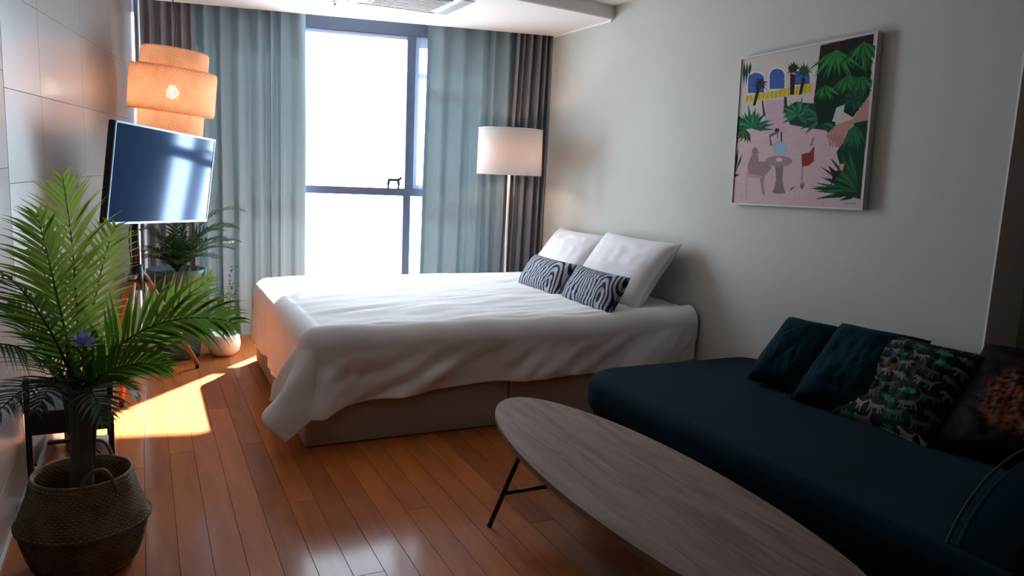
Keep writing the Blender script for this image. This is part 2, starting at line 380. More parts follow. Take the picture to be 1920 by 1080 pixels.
# ------------------------------------------------------------------ ceiling unit and sprinkler
ac = empty('ceiling_air_conditioner', (1.555, 4.86, ZC)); tag(ac, 'white square cassette air conditioner set in the lowered ceiling', 'air conditioner')
boxo('panel', (-.395, -.37, -.022, .395, .37, -.001), M['ceiling'], ac, bevel=.006)
for x0, y0, x1, y1 in ((.27, -.26, .34, .26), (-.34, -.26, -.27, .26), (-.26, .25, .26, .31), (-.26, -.31, .26, -.25)):
    boxo('louver', (x0, y0, -.028, x1, y1, -.0225), M['vent'], ac, bevel=.002)
gr = boxo('intake_grille', (-.22, -.2, -.03, .22, .2, -.0225), M['vent'], ac, bevel=.003)
for i in range(9): boxo('grille_slat', (-.2, -.18+i*.043, -.035, .2, -.168+i*.043, -.0305), M['ceiling'], gr)
sp = empty('ceiling_sprinkler', (1.18, 5.29, ZC)); tag(sp, 'small dark sprinkler head in the lowered ceiling above the window', 'sprinkler')
frombm('sprinkler_rose', lathe([(.0, -.004), (.022, -.004), (.022, -.0005), (.0, -.0005)], 20), M['vent'], sp, True)
frombm('sprinkler_head', lathe([(.0, -.024), (.009, -.024), (.005, -.018), (.006, -.0045), (0, -.0045)], 14), M['black'], sp, True)

# ------------------------------------------------------------------ bed
bed = empty('bed', (.66, 3.54, 0)); tag(bed, 'upholstered greige box bed with its head against the right wall', 'bed')
for x0, x1 in ((0, 1.071), (1.075, 2.27)):
    boxo('base_box', (x0, 0, .002, x1, 1.74, .29), M['base'], bed, bevel=.012, seg=3, smooth=True)
boxo('mattress', (.035, .02, .292, 2.27, 1.71, .535), M['pillow'], bed, bevel=.04, seg=4, smooth=True)
def duvet():
    x0, y0, x1, y1, top, r = .645, 3.505, 2.932, 5.27, .568, .09
    OF, OB, OX = .36, .30, .42
    nu, nv = 190, 170
    xi0, yi0, yi1 = x0+r, y0+r, y1-r
    arc = r*PI/2
    us = np.linspace(-(OX+0), x1-xi0, nu); vs = np.linspace(-OF, (yi1-yi0)+OB, nv)
    V = []
    for b in vs:
        for a in us:
            if b < 0: b_ = b*(1+.34*math.exp(-max(0, a)/.28))
            else: b_ = b
            cx = xi0+max(a, 0); cyy = yi0+min(max(b, 0), yi1-yi0)
            dx = min(a, 0); dy = b_ if b < 0 else max(0, b-(yi1-yi0))
            d = math.hypot(dx, dy)
            if dy < 0 and dx < 0: d = (abs(dx)**3.2+abs(dy)**3.2)**(1/3.2)
            if d < 1e-9:
                z = top+.008*nz(cx*2.2, cyy*2.6, 3)+.016*abs(nz(cx*1.3+cyy*2.2, cyy*7-cx*2.5, 9))+.006*nz(cx*3+cyy*4, cyy*15-cx*5, 19)*min(1, max(0, cx-.9))
                z += .010*math.sin(min(1, (cx-x0)/.5)*PI/2)-.01
                V.append((cx, cyy, z)); continue
            hyp = math.hypot(dx, dy); ox, oy = dx/hyp, dy/hyp
            corner = abs(ox*oy)*2
            if d < arc: out = r*math.sin(d/r); dn = r*(1-math.cos(d/r)); hang = 0
            else: out = r; dn = r; hang = d-arc
            per = cx*1.0+cyy*1.0+math.atan2(oy, ox)*.25
            # folds that deepen downwards; the front corner swings outwards
            front = dy < 0
            fold = .013*math.sin(per*9+3*nz(per*2, 1, 2))+.016*nz(per*4.5+hang*2.5, hang*2, 5)-.030*abs(nz(per*7+hang*5, hang*4-per*1.5, 15))+.012*nz(per*15+hang*8, hang*7, 25)
            diag = .028*nz((cx+hang*1.8)*6, hang*3, 7) if front else 0
            th = math.degrees(math.atan2(-oy, -ox)) if dy <= 0 else -1
            near = math.exp(-max(0, cyy-yi0)/.22) if dy <= 0 else 0; nearx = math.exp(-max(0, cx-xi0)/.20) if dy < 0 else 1
            sw = near*nearx
            prof = .55 if th < 0 else .36+.32*math.exp(-((th-30)/26)**2)-.26*(th/90)**2
            flare = .05*hang+prof*sw*hang+(fold+diag)*min(1, hang/.12)
            if sw > .02: flare += .042*math.sin(th/90*PI*3.5+cx*16+cyy*6+hang*4)*min(1, hang/.2)*sw
            dn += hang*(1-.10*sw)
            if front: dn += .02*nz(cx*3, 2, 4)
            if front and cx > 2.4: dn -= .05*(cx-2.4)
            out += max(-.012, flare)
            z = top-dn-.01*(1 if d > 0 else 0)*0
            V.append((cx+ox*out, cyy+oy*out, max(z, .02)))
    o = gridmesh('duvet', V, nu, nv, M['duvet']); solid(o, .012, 1)
    md = o.modifiers.new('smooth', 'SUBSURF'); md.levels = 0; md.render_levels = 1
    tag(o, 'white cotton duvet cover draped over the bed to its hanging corner', 'bedding')
duvet()

# ------------------------------------------------------------------ pillows and cushions
def pillow_mesh(W_, H_, T, seed, nu=46, nv=40, pinch=.10, wr=.012, corner=.03, sag=0):
    """closed cushion in local x(width) z(height), thickness y; returns vertex array, faces, (u,v) of each front vertex"""
    def surf(u, v, side):
        px = W_/2*u*(1-pinch*(1-v*v)*abs(u)**2); pz = H_/2*v*(1-pinch*(1-u*u)*abs(v)**2)
        e = (1-abs(u)**2.6)*(1-abs(v)**2.6); t = T/2*max(0, e)**.42
        t *= 1+.12*nz(u*1.3, v*1.3, seed)
        ed = min(1, 1.9*max(0, 1-max(abs(u), abs(v))))
        w = wr*(abs(nz(u*3+v, v*4, seed+3))*1.6-.5)*ed+wr*.7*nz(u*7, v*2.5+u*2, seed+9)*ed
        pz -= sag*(1-v)*0+sag*(u*u)*0
        return (px, side*(t+w*(t > 0)), pz)
    V = []; 
    for side in (-1, 1):
        for j in range(nv):
            for i in range(nu):
                u = -1+2*i/(nu-1); v = -1+2*j/(nv-1)
                u = math.sin(u*PI/2)*.35+u*.65; v = math.sin(v*PI/2)*.35+v*.65
                V.append(surf(u, v, side))
    F = []; n = nu*nv
    for j in range(nv-1):
        for i in range(nu-1):
            a = j*nu+i; F.append((a, a+1, a+nu+1, a+nu)); b = a+n; F.append((b, b+nu, b+nu+1, b+1))
    per = [i for i in range(nu)]+[j*nu+nu-1 for j in range(1, nv)]+[(nv-1)*nu+i for i in range(nu-2, -1, -1)]+[j*nu for j in range(nv-2, 0, -1)]
    for a, b in zip(per, per[1:]+per[:1]): F.append((a, a+n, b+n, b))
    return V, F, per
def place(o, tl, tr, bl, br, back=0.0):
    """orient a cushion so that its face spans the four given points"""
    tl, tr, bl, br = map(Vector, (tl, tr, bl, br))
    c = (tl+tr+bl+br)/4; ux = ((tr-tl)+(br-bl)).normalized(); uz = ((tl-bl)+(tr-br)); uz = (uz-ux*uz.dot(ux)).normalized(); uy = uz.cross(ux)
    o.matrix_world = Matrix(((ux.x, uy.x, uz.x, c.x), (ux.y, uy.y, uz.y, c.y), (ux.z, uy.z, uz.z, c.z), (0, 0, 0, 1)))
    o.location = c+uy*back
def pillow(name, W_, H_, T, seed, m, pts, label, group=None, cat='pillow', wr=.012, pinch=.10, nu=46, nv=40, back=0, piping=None):
    V, F, per = pillow_mesh(W_, H_, T, seed, nu, nv, pinch, wr)
    me = D.meshes.new(name); me.from_pydata(V, [], F); o = link(name, me, m, None, True)
    place(o, *pts, back=back)
    if piping:
        pp = [V[i] for i in per]; pp = [(x_, 0, z_) for x_, _, z_ in pp]
        bm = bmesh.new(); tube(bm, pp+[pp[0]], .0035, 6, False); s = frombm('piping', bm, piping, o, True)
    tag(o, label, cat, group)
    return o
pillow('bed_pillow', .70, .46, .20, 4, M['pillow'], ((2.87, 5.13, .88), (2.87, 4.47, .88), (2.66, 5.13, .60), (2.66, 4.47, .60)),
       'white bed pillow farther back, beside the lamp corner', 'white pillows at the head of the bed', wr=.009, piping=M['pillow'])
pillow('bed_pillow', .80, .50, .21, 8, M['pillow'], ((2.85, 4.42, .91), (2.85, 3.68, .91), (2.62, 4.42, .60), (2.62, 3.68, .60)),
       'white bed pillow nearer the sofa, leaning against the wall', 'white pillows at the head of the bed', wr=.009, piping=M['pillow'])
za = pillow('lumbar_cushion', .57, .25, .14, 14, M['print'], ((2.46, 4.73, .745), (2.46, 4.17, .745), (2.36, 4.73, .585), (2.36, 4.17, .585)),
       'zebra striped lumbar cushion lying farther from the camera', 'zebra cushions on the bed', 'cushion', wr=.008, pinch=.06, nu=190, nv=110, piping=M['black'])
zb = pillow('lumbar_cushion', .57, .25, .14, 19, M['print'], ((2.46, 4.13, .745), (2.46, 3.58, .745), (2.37, 4.13, .585), (2.37, 3.58, .585)),
       'zebra striped lumbar cushion lying nearer, before the front pillow', 'zebra cushions on the bed', 'cushion', wr=.008, pinch=.06, nu=190, nv=110, piping=M['black'])

# ------------------------------------------------------------------ sofa
sofa = empty('sofa', (2.4, 2.0, 0)); tag(sofa, 'dark teal velvet daybed sofa with rounded corners along the right wall', 'sofa')
def rounded_prism(name, outline, z0, z1, bev, m, parent):
    bm = bmesh.new(); lo = [bm.verts.new((*p, z0)) for p in outline]; f = bm.faces.new(lo)
    ex = bmesh.ops.extrude_face_region(bm, geom=[f]); vs = [v for v in ex['geom'] if isinstance(v, bmesh.types.BMVert)]
    for v in vs: v.co.z = z1
    es = [e for e in bm.edges if abs(e.verts[0].co.z-e.verts[1].co.z) < 1e-6]
    bmesh.ops.bevel(bm, geom=es, offset=bev, segments=5, affect='EDGES', profile=.5)
    return frombm(name, bm, m, parent, True)
def rrect(x0, y0, x1, y1, radii, n=8):
    P = []
    for (cx, cy, a0, r) in ((x1-radii[0], y1-radii[0], 0, radii[0]), (x0+radii[1], y1-radii[1], 90, radii[1]), (x0+radii[2], y0+radii[2], 180, radii[2]), (x1-radii[3], y0+radii[3], 270, radii[3])):
        for k in range(n+1): a = R(a0+90*k/n); P.append((cx+r*math.cos(a), cy+r*math.sin(a)))
    return P
off = (-2.4, -2.0)
def sh_(P): return [(a+off[0], b+off[1]) for a, b in P]
rounded_prism('seat_cushion', sh_(rrect(1.83, .98, 2.935, 3.07, (.14, .22, .04, .04))), .26, .425, .05, M['teal'], sofa)
rounded_prism('sofa_base', sh_(rrect(1.86, .97, 2.93, 3.05, (.13, .2, .05, .05))), .07, .255, .03, M['teal'], sofa)
for lx, ly in ((1.98, 1.2), (1.98, 2.9), (2.8, 1.2), (2.8, 2.9)):
    tubeo('leg', [(lx+off[0], ly+off[1], .075), (lx+off[0], ly+off[1], 0.001)], [.022, .016], M['blackwood'], sofa, 12)
# rounded arm at the near end
bm = bmesh.new(); prof = []
for k in range(15): a = R(180-90*k/14); prof.append((2.27+.385*math.cos(a), .31+.345*math.sin(a)))
prof = [(1.885, .07)]+prof+[(2.93, .655), (2.93, .07)]
fv = [bm.verts.new((p[0]+off[0], .99+off[1], p[1])) for p in prof]; f = bm.faces.new(fv)
ex = bmesh.ops.extrude_face_region(bm, geom=[f])
for v in ex['geom']:
    if isinstance(v, bmesh.types.BMVert): v.co.y += .215
es = [e for e in bm.edges if abs(e.verts[0].co.y-e.verts[1].co.y) < 1e-6]
bmesh.ops.bevel(bm, geom=es, offset=.055, segments=5, affect='EDGES', profile=.5)
frombm('armrest', bm, M['teal'], sofa, True)
M['teal_piping'] = mat('teal_piping', (.012, .030, .034, 1), .8)
for yy in (.992, 1.203): tubeo('piping', [(2.27+.385*math.cos(R(180-90*k/20))+off[0], yy+off[1], .31+.345*math.sin(R(180-90*k/20))) for k in range(21)], .005, M['teal_piping'], sofa, 6)
pillow('sofa_cushion', .31, .41, .19, 31, M['teal_cushion'], ((2.79, 2.71, .71), (2.87, 2.49, .70), (2.53, 2.52, .44), (2.57, 2.28, .44)),
       'dark teal velvet cushion at the far end of the sofa', 'teal velvet sofa cushions', 'cushion', wr=.008, piping=M['teal'])
pillow('sofa_cushion', .39, .45, .21, 37, M['teal_cushion'], ((2.80, 2.42, .73), (2.87, 2.09, .73), (2.52, 2.22, .44), (2.56, 1.93, .44)),
       'dark teal velvet cushion between the smaller teal one and the animal print cushion', 'teal velvet sofa cushions', 'cushion', wr=.008, piping=M['teal'])

# printed animals / rust patches as vertex colours on fine cushions
def inpoly(X, Y, P):
    c = np.zeros(X.shape, bool); n = len(P)
    for i in range(n):
        x1, y1 = P[i]; x2, y2 = P[i-1]
        if y1 == y2: continue
        c ^= ((y1 > Y) != (y2 > Y)) & (X < (x2-x1)*(Y-y1)/(y2-y1)+x1)
    return c
BEAST = [(-1, .25), (-.82, .42), (-.6, .38), (-.45, .32), (.3, .34), (.55, .42), (.72, .75), (.95, .72), (.85, .62), (.66, .3), (.62, .05), (.72, -.35), (.80, -.42), (.6, -.42), (.48, -.05), (.36, -.02), (.34, -.42), (.18, -.42), (.24, -.02), (-.3, 0), (-.35, -.42), (-.52, -.42), (-.46, 0), (-.55, 0), (-.72, -.38), (-.86, -.36), (-.66, .08), (-.78, .12), (-.98, .08)]
LEAF = [(-1, 0), (-.6, .3), (-.5, .15), (-.1, .4), (-.05, .18), (.4, .35), (.4, .12), (1, 0), (.4, -.12), (.4, -.35), (-.05, -.15), (-.1, -.4), (-.5, -.15), (-.6, -.3)]
def set_print(o, cols):
    me = o.data; at = me.color_attributes.new('print', 'FLOAT_COLOR', 'POINT')
    c = np.ones((len(me.vertices), 4), np.float32); c[:, :3] = cols; at.data.foreach_set('color', c.ravel())
def animal_colors(me):
    co = np.empty(len(me.vertices)*3); me.vertices.foreach_get('co', co); co = co.reshape(-1, 3)
    X, Z = co[:, 0]/.225, co[:, 2]/.225
    C = np.tile(np.array([.008, .010, .011]), (len(X), 1)); rnd = random.Random(5)
    pal = [(.17, .16, .155), (.22, .20, .19), (.12, .125, .125), (.03, .085, .07), (.15, .14, .14), (.10, .10, .10)]
    r = 0; z = -.93
    while z < 1.0:
        x = -1.05+(.2 if r % 2 else 0)
        while x < 1.1:
            s = rnd.uniform(.17, .21); fl_ = rnd.choice((-1, 1)); th = rnd.uniform(-.35, .35)
            P = BEAST if rnd.random() < .75 else LEAF; col = pal[rnd.randrange(6)] if P is BEAST else rnd.choice([(.02, .15, .09), (.10, .11, .10)])
            ca, sa = math.cos(th), math.sin(th)
            lx = ((X-x)*ca+(Z-z)*sa)/s*fl_; lz = (-(X-x)*sa+(Z-z)*ca)/s
            C[inpoly(lx, lz, P)] = col
            x += rnd.uniform(.36, .44)
        z += .23; r += 1
    C[inpoly((X+.15)/.07, (Z-.1)/.10, [(-1, -1), (0, -.4), (1, -.6), (.5, 1), (-.3, .6)])] = (.30, .07, .07)
    return C
pc = pillow('sofa_cushion', .43, .44, .18, 44, M['print'], ((2.80, 2.17, .73), (2.87, 1.83, .75), (2.57, 2.08, .42), (2.50, 1.69, .41)),
            'black cushion printed with grey animals and green leaves', None, 'cushion', wr=.008, nu=230, nv=220, pinch=.08, piping=M['black'])
set_print(pc, animal_colors(pc.data))
def zebra_colors(me, seed):
    co = np.empty(len(me.vertices)*3); me.vertices.foreach_get('co', co); co = co.reshape(-1, 3); C = np.zeros((len(co), 3))
    for i, (x_, y_, z_) in enumerate(co):
        r1 = math.hypot(x_-.17, (z_+.05)*.42); r2 = math.hypot(x_+.02, (z_-.16)*.8)
        ph = r1*33+1.3*noise.noise((x_*8, z_*8, seed))+(1.2*math.exp(-r2*9))+z_*4
        t = math.sin(ph*2*PI*.95)+.35*noise.noise((x_*25, z_*14, seed+3))+.12
        k_ = max(0, min(1, t*3+.5)); C[i] = (.010+.37*k_, .012+.37*k_, .030+.40*k_)
    return C
set_print(za, zebra_colors(za.data, 1)); set_print(zb, zebra_colors(zb.data, 6))
oc = pillow('sofa_cushion', .58, .50, .20, 52, M['print'], ((2.90, 1.80, .75), (3.02, 1.28, .75), (2.60, 1.66, .45), (2.70, 1.18, .45)),
            'rust and orange patterned cushion beside the sofa arm', None, 'cushion', wr=.010, nu=150, nv=140, pinch=.04)
def rust_colors(me):
    co = np.empty(len(me.vertices)*3); me.vertices.foreach_get('co', co); co = co.reshape(-1, 3); C = np.zeros((len(co), 3))
    for i, (x_, y_, z_) in enumerate(co):
        t = noise.noise((x_*12, z_*12, 2))*.7+noise.noise((x_*70, z_*70, 5))*1.0+.3
        e = 1-min(1, math.hypot((x_+.02)/.19, (z_+.02)/.17)**2)
        k_ = max(0, min(1, t*1.2))*max(0, min(1, e*1.6))
        C[i] = (.006+.26*k_, .003+.06*k_, .003+.022*k_)
    return C
set_print(oc, rust_colors(oc.data))

# ------------------------------------------------------------------ coffee table
ct = empty('coffee_table', (1.455, 1.94, 0)); tag(ct, 'oval wood-topped coffee table on black metal legs before the sofa', 'table')
bm = bmesh.new(); a_, b_ = .295, .99; vs = []
for k in range(96):
    th = 2*PI*k/96; vs.append(bm.verts.new((a_*math.cos(th), b_*math.sin(th), .338)))
f = bm.faces.new(vs); ex = bmesh.ops.extrude_face_region(bm, geom=[f])
for v in ex['geom']:
    if isinstance(v, bmesh.types.BMVert): v.co.z = .36
bmesh.ops.bevel(bm, geom=[e for e in bm.edges if abs(e.verts[0].co.z-e.verts[1].co.z) < 1e-6 and e.verts[0].co.z > .35], offset=.004, segments=2, affect='EDGES')
frombm('tabletop', bm, M['table'], ct)
for sy in (1, -1):
    y_ = .555*sy
    for sx in (-1, 1):
        tubeo('leg', [(sx*.19, y_*.90, .337), (sx*.295, y_, .0015)], .0095, M['black'], ct, 10)
    tubeo('crossbar', [(-.25, y_*.955, .14), (.25, y_*.955, .14)], .008, M['black'], ct, 10)
tubeo('crossbar', [(0, -.53, .14), (0, .53, .14)], .007, M['black'], ct, 10)

# ------------------------------------------------------------------ white floor lamp
lamp = empty('floor_lamp', (2.51, 5.30, 0)); tag(lamp, 'slim floor lamp with a white drum shade behind the bed corner', 'lamp')
frombm('base', lathe([(0, .001), (.13, .001), (.13, .018), (.02, .024), (0, .024)], 32), M['lampmetal'], lamp, True)
tubeo('pole', [(0, 0, .02), (0, 0, 1.40)], .009, M['lampmetal'], lamp, 12)
bm = lathe([(.245, 1.312), (.240, 1.655)], 64); so = frombm('lamp_shade', bm, M['shade'], lamp, True); solid(so, .002, 0)
for zz in (1.315, 1.652): tubeo('shade_ring', [(.243*math.cos(2*PI*k/48), .243*math.sin(2*PI*k/48), zz) for k in range(49)], .003, M['lampmetal'], lamp, 6)
for k in range(3): tubeo('shade_spoke', [(0, 0, 1.39), (.24*math.cos(k*2.094), .24*math.sin(k*2.094), 1.32)], .002, M['lampmetal'], lamp, 6)
frombm('bulb', lathe([(0, 1.40), (.015, 1.405), (.018, 1.43), (.033, 1.47), (.028, 1.50), (0, 1.515)], 20), M['bulb'], lamp, True)
tubeo('pull_cord', [(.03, -.03, 1.39), (.031, -.03, 1.15)], .0015, M['lampmetal'], lamp, 5)
l = light('floor_lamp_light', 'POINT', (2.51, 5.30, 1.46), 15, (1, .62, .38), shadow_soft_size=.035)

# ------------------------------------------------------------------ bamboo pendant
pen = empty('pendant_lamp', (.185, 5.36, 1.74)); pen.rotation_euler = (R(2), R(5), 0)
tag(pen, 'three-tiered woven bamboo lamp glowing orange in front of the dark curtain', 'lamp')
def tier(name, r, z0, z1):
    p = [(r-.01, z0), (r-.002, z0+.008), (r, z0+.03), (r, z1-.03), (r-.002, z1-.008), (r-.01, z1)]
    o = frombm(name, lathe(p, 72, vscale=2.6/1), M['bamboo'], pen, True); solid(o, .004, 0)
    bm = bmesh.new()
    for z_ in (z0, z1): tube(bm, [((r-.008)*math.cos(2*PI*k/64), (r-.008)*math.sin(2*PI*k/64), z_) for k in range(65)], .005, 6, False)
    frombm('rim', bm, M['bamboo'], o, True)
tier('shade_tier', .195, .09, .255); tier('shade_tier', .252, -.125, .14); tier('shade_tier', .192, -.28, -.085)
bm = bmesh.new()
for k in range(6):
    a = k*PI/3
    for z_, r_ in ((.12, .245), (-.11, .245), (.24, .185), (-.27, .185)): tube(bm, [(0, 0, z_), (r_*math.cos(a), r_*math.sin(a), z_)], .003, 6)
frombm('spokes', bm, M['bamboo'], pen, True)
tubeo('cord', [(0, 0, .08), (-.01, .01, .45), (-.058, .025, .655)], .0035, M['black'], pen, 8)
frombm('bulb_socket', lathe([(0, .04), (.02, .04), (.02, .10), (0, .10)], 16), M['black'], pen, True)
frombm('bulb', lathe([(0, -.045), (.03, -.03), (.038, -.005), (.03, .02), (.016, .04), (0, .041)], 20), M['bulb'], pen, True)
light('pendant_light', 'POINT', (.185, 5.36, 1.715), 2.9, (1, .86, .70), shadow_soft_size=.04)

# ------------------------------------------------------------------ television on tripod
tvm = empty('television', (0, 0, 0)); tag(tvm, 'flat screen television on a black pole with reddish wooden tripod legs', 'television')
az, ti, ro = R(30.236), R(6.093), R(2.868)
t_ = Vector((math.sin(az), math.cos(az), 0)); n_ = Vector((math.cos(az), -math.sin(az), 0)); z_ = Vector((0, 0, 1))
up = z_*math.cos(ti)+n_*math.sin(ti); t2 = t_*math.cos(ro)-up*math.sin(ro); u2 = up*math.cos(ro)+t_*math.sin(ro); n2 = t2.cross(u2)  # n2 to the viewer side
if n2.dot(n_) < 0: n2 = -n2
TM = Matrix(((t2.x, n2.x, u2.x, .118), (t2.y, n2.y, u2.y, 4.6), (t2.z, n2.z, u2.z, 1.233), (0, 0, 0, 1)))
hw, hh = .513, .25
boxo('screen_housing', (-hw, -.035, -hh, hw, 0, hh), M['black'], tvm, TM, .006)
scr = boxo('screen', (-hw+.008, .0005, -hh+.012, hw-.008, .003, hh-.01), M['screen'], tvm, TM)
bm = bmesh.new()
for d_ in ((-hw, .0005, -hh, hw, .006, -hh+.011), (-hw, .0005, hh-.009, hw, .006, hh), (-hw, .0005, -hh, -hw+.007, .006, hh), (hw-.007, .0005, -hh, hw, .006, hh)): box(bm, *d_)
bm.transform(TM); frombm('bezel', bm, M['tvbezel'], tvm)
px, py = -.045, 4.72
boxo('mount_plate', (-.30, -.06, -.12, -.02, -.036, .12), M['black'], tvm, TM, .004)
tubeo('mount_arm', [TM @ Vector((-.16, -.05, 0)), (px, py, 1.18)], .02, M['black'], tvm, 12)
tubeo('pole', [(px, py, .62), (px, py, 1.26)], [.022, .018], M['black'], tvm, 16)
tubeo('hub', [(px, py, .60), (px, py, .74)], .034, M['black'], tvm, 16)
hz = .72
for fx, fy in ((-.135, 4.47), (.285, 5.18), (-.235, 5.02)):
    d = Vector((fx-px, fy-py, -hz)); top_ = Vector((px, py, hz)); s = Vector((fx-px, fy-py, 0)).normalized()*.03
    tubeo('leg', [top_+s+d*.05, Vector((fx, fy, .03))], [.017, .014], M['leg_wood'], tvm, 10)
    tubeo('leg_joint', [top_, top_+s+d*.10], .019, M['black'], tvm, 10)
    tubeo('foot', [Vector((fx, fy, .035)), Vector((fx, fy, .001))], [.012, .012], M['black'], tvm, 10)
bm = bmesh.new(); P = [bez(((-.06, 4.76, 1.0), (-.12, 4.6, .8), (.02, 4.75, .55), (-.12, 4.70, .25)), k/20) for k in range(21)]
tube(bm, P, .0035, 6); frombm('cable', bm, M['black'], tvm, True)

# ------------------------------------------------------------------ plants
def frond(parent, P, n, Lmax, m, split, w=.011, side=None, droop=.35, seed=0, t0=.14, rad=.005, lift=.25, fold=.5):
    rnd = random.Random(seed); ts = [i/24 for i in range(25)]
    bm = bmesh.new(); tube(bm, [bez(P, t) for t in ts], [rad*(1-.8*t) for t in ts], 6)
    main = None; leafs = []
    for i in range(n):
        t = t0+(1-t0)*(i+.5)/n; c = bez(P, t); tg = (bez(P, min(1, t+.02))-bez(P, t-.02)).normalized()
        sd = Vector(side) if side else tg.cross(Vector((0, 0, 1)))
        sd = (sd-tg*sd.dot(tg)).normalized(); nrm = sd.cross(tg)
        if nrm.z < 0 and not side: nrm = -nrm
        prof = (math.sin(PI*min(1, (t-t0)/(1-t0)*.80+.17)))**.7
        for s in (-1, 1):
            L_ = Lmax*prof*rnd.uniform(.88, 1.08)
            ang = R(58-28*t+rnd.uniform(-6, 6))
            d = (tg*math.cos(ang)+sd*s*math.sin(ang)+nrm*lift*rnd.uniform(.6, 1.2)).normalized()
            pts = []; p = c.copy(); seg = 6
            for q in range(seg+1):
                pts.append(p.copy()); p += d*L_/seg; p.x = max(p.x, -.448); d = (d+Vector((0, 0, -1))*droop/seg*(.5+q*.35)).normalized()
            vs_, fs_ = [], []
            for q, pp in enumerate(pts):
                tt = (pts[min(q+1, seg)]-pts[max(q-1, 0)]).normalized(); wv = tt.cross(nrm)
                if wv.length < .1: wv = tt.cross(sd)
                wv.normalize(); nn = wv.cross(tt); x_ = q/seg
                ww_ = w*(.35+.65*math.sin(PI*min(1, x_*1.1+.12)))*(1-x_**5)
                if q == seg: ww_ = .0004
                vs_ += [pp-wv*ww_/2+nn*ww_*.12, pp-nn*ww_*.10, pp+wv*ww_/2+nn*ww_*.12]
                if q: b_ = (q-1)*3; fs_ += [(b_, b_+1, b_+4, b_+3), (b_+1, b_+2, b_+5, b_+4)]
            leafs.append((vs_, fs_))
    if not split:
        for vs_, fs_ in leafs:
            bv = [bm.verts.new(v) for v in vs_]
            for f_ in fs_: bm.faces.new([bv[i] for i in f_])
    me = D.meshes.new('frond'); bm.to_mesh(me); bm.free(); fo = link('frond', me, m, parent, True)
    if split:
        for vs_, fs_ in leafs:
            me = D.meshes.new('leaflet'); me.from_pydata([tuple(v) for v in vs_], [], fs_); link('leaflet', me, m, fo, True)
    return fo
pb = Vector((-.205, 2.74, .56))
palm = empty('potted_palm', (0, 0, 0)); tag(palm, 'large feathery green palm with a thick trunk in the seagrass basket', 'plant')
tubeo('trunk', [(-.205, 2.735, .10), (-.208, 2.735, .25), (-.203, 2.74, .42), (-.205, 2.74, .60)], [.032, .036, .033, .040], M['trunk'], palm, 14)
for k in range(9):
    a = k*2.4; h0 = .34+.028*k
    tubeo('leaf_sheath', [(-.205+.025*math.cos(a), 2.74+.025*math.sin(a), h0), (-.205+.038*math.cos(a), 2.74+.038*math.sin(a), h0+.13), (-.205+.05*math.cos(a), 2.74+.05*math.sin(a), h0+.22)], [.012, .011, .005], M['trunk'], palm, 6)
G, GB, GD = M['green'], M['green_bright'], M['green_dark']
camside = (1, -.05, 0)
# upright bright fronds at the back
frond(palm, (pb, (-.20, 2.80, .80), (-.205, 2.86, 1.05), (-.235, 2.90, 1.27)), 27, .22, GB, True, side=(1, -.1, 0), droop=.35, seed=1, w=.012)
frond(palm, (pb, (-.23, 2.72, .80), (-.26, 2.68, 1.00), (-.285, 2.66, 1.165)), 25, .21, GB, True, side=(1, -.1, 0), droop=.45, seed=2, w=.012)
# left arching
frond(palm, (pb, (-.24, 2.68, .78), (-.33, 2.6, 1.0), (-.385, 2.45, 1.04)), 25, .20, G, True, side=(.8, -.35, -.2), droop=.5, seed=3)
frond(palm, (pb, (-.27, 2.66, .70), (-.34, 2.5, .86), (-.385, 2.2, .86)), 22, .17, G, True, side=(.75, -.4, -.3), droop=.6, seed=4)
# right fronds
frond(palm, (pb, (-.12, 2.72, .78), (.08, 2.72, .87), (.28, 2.74, .79)), 29, .22, G, True, side=(-.15, -.35, 1), droop=.75, seed=5, w=.013, lift=.1)
frond(palm, (pb, (-.13, 2.76, .68), (.03, 2.84, .78), (.21, 2.90, .93)), 24, .19, GB, True, side=(.3, -.4, -.8), droop=.3, seed=6, w=.012)
# others joined in the frond
for i, (p1, p2, p3, L_, m_, sd_) in enumerate((
        ((-.26, 2.70, .64), (-.34, 2.58, .70), (-.39, 2.36, .62), .15, GD, None),
        ((-.16, 2.70, .66), (-.06, 2.66, .72), (.06, 2.62, .68), .15, G, (.1, -.4, 1)),
        ((-.22, 2.66, .66), (-.26, 2.52, .72), (-.28, 2.38, .64), .15, GD, None),
        ((-.19, 2.66, .64), (-.15, 2.52, .68), (-.12, 2.42, .58), .14, GD, None),
        ((-.17, 2.74, .62), (-.10, 2.74, .66), (-.04, 2.72, .56), .13, G, None),
        ((-.25, 2.74, .66), (-.33, 2.76, .80), (-.40, 2.84, .86), .15, G, (.3, .8, .3)),
        ((-.23, 2.76, .84), (-.29, 2.86, 1.00), (-.36, 2.96, 1.02), .17, GB, (.8, .3, -.2)),
        ((-.17, 2.80, .80), (-.13, 2.90, 1.02), (-.09, 3.02, 1.10), .17, GB, (1, -.2, -.2)))):
    frond(palm, (pb, p1, p2, p3), 22, L_, m_, False, side=sd_, droop=.55, seed=20+i, w=.011)
frombm('soil', lathe([(0, .235), (.10, .23), (.128, .22)], 24, Matrix.Translation((-.205, 2.735, 0))), M['soil'], palm, True)
fw = tag(empty('violet_flower', (-.178, 2.62, .765)), 'small violet flower cluster tucked among the palm fronds', 'flower')
for k in range(16):
    a = k*2.4; e = .1+.085*k
    d = Vector((math.cos(a)*math.cos(e), math.sin(a)*math.cos(e), math.sin(e)))
    bm = bmesh.new(); sd = d.cross(Vector((0, 0, 1))).normalized()*.008
    v = [bm.verts.new(q) for q in (Vector((0, 0, 0)), d*.03+sd*1.5, d*.055, d*.03-sd*1.5)]; bm.faces.new(v)
    frombm('petal', bm, M['violet'], fw)
tubeo('stem', [(0, 0, .002), (-.01, .03, -.06), (-.035, .07, -.13)], .002, G, fw, 6)
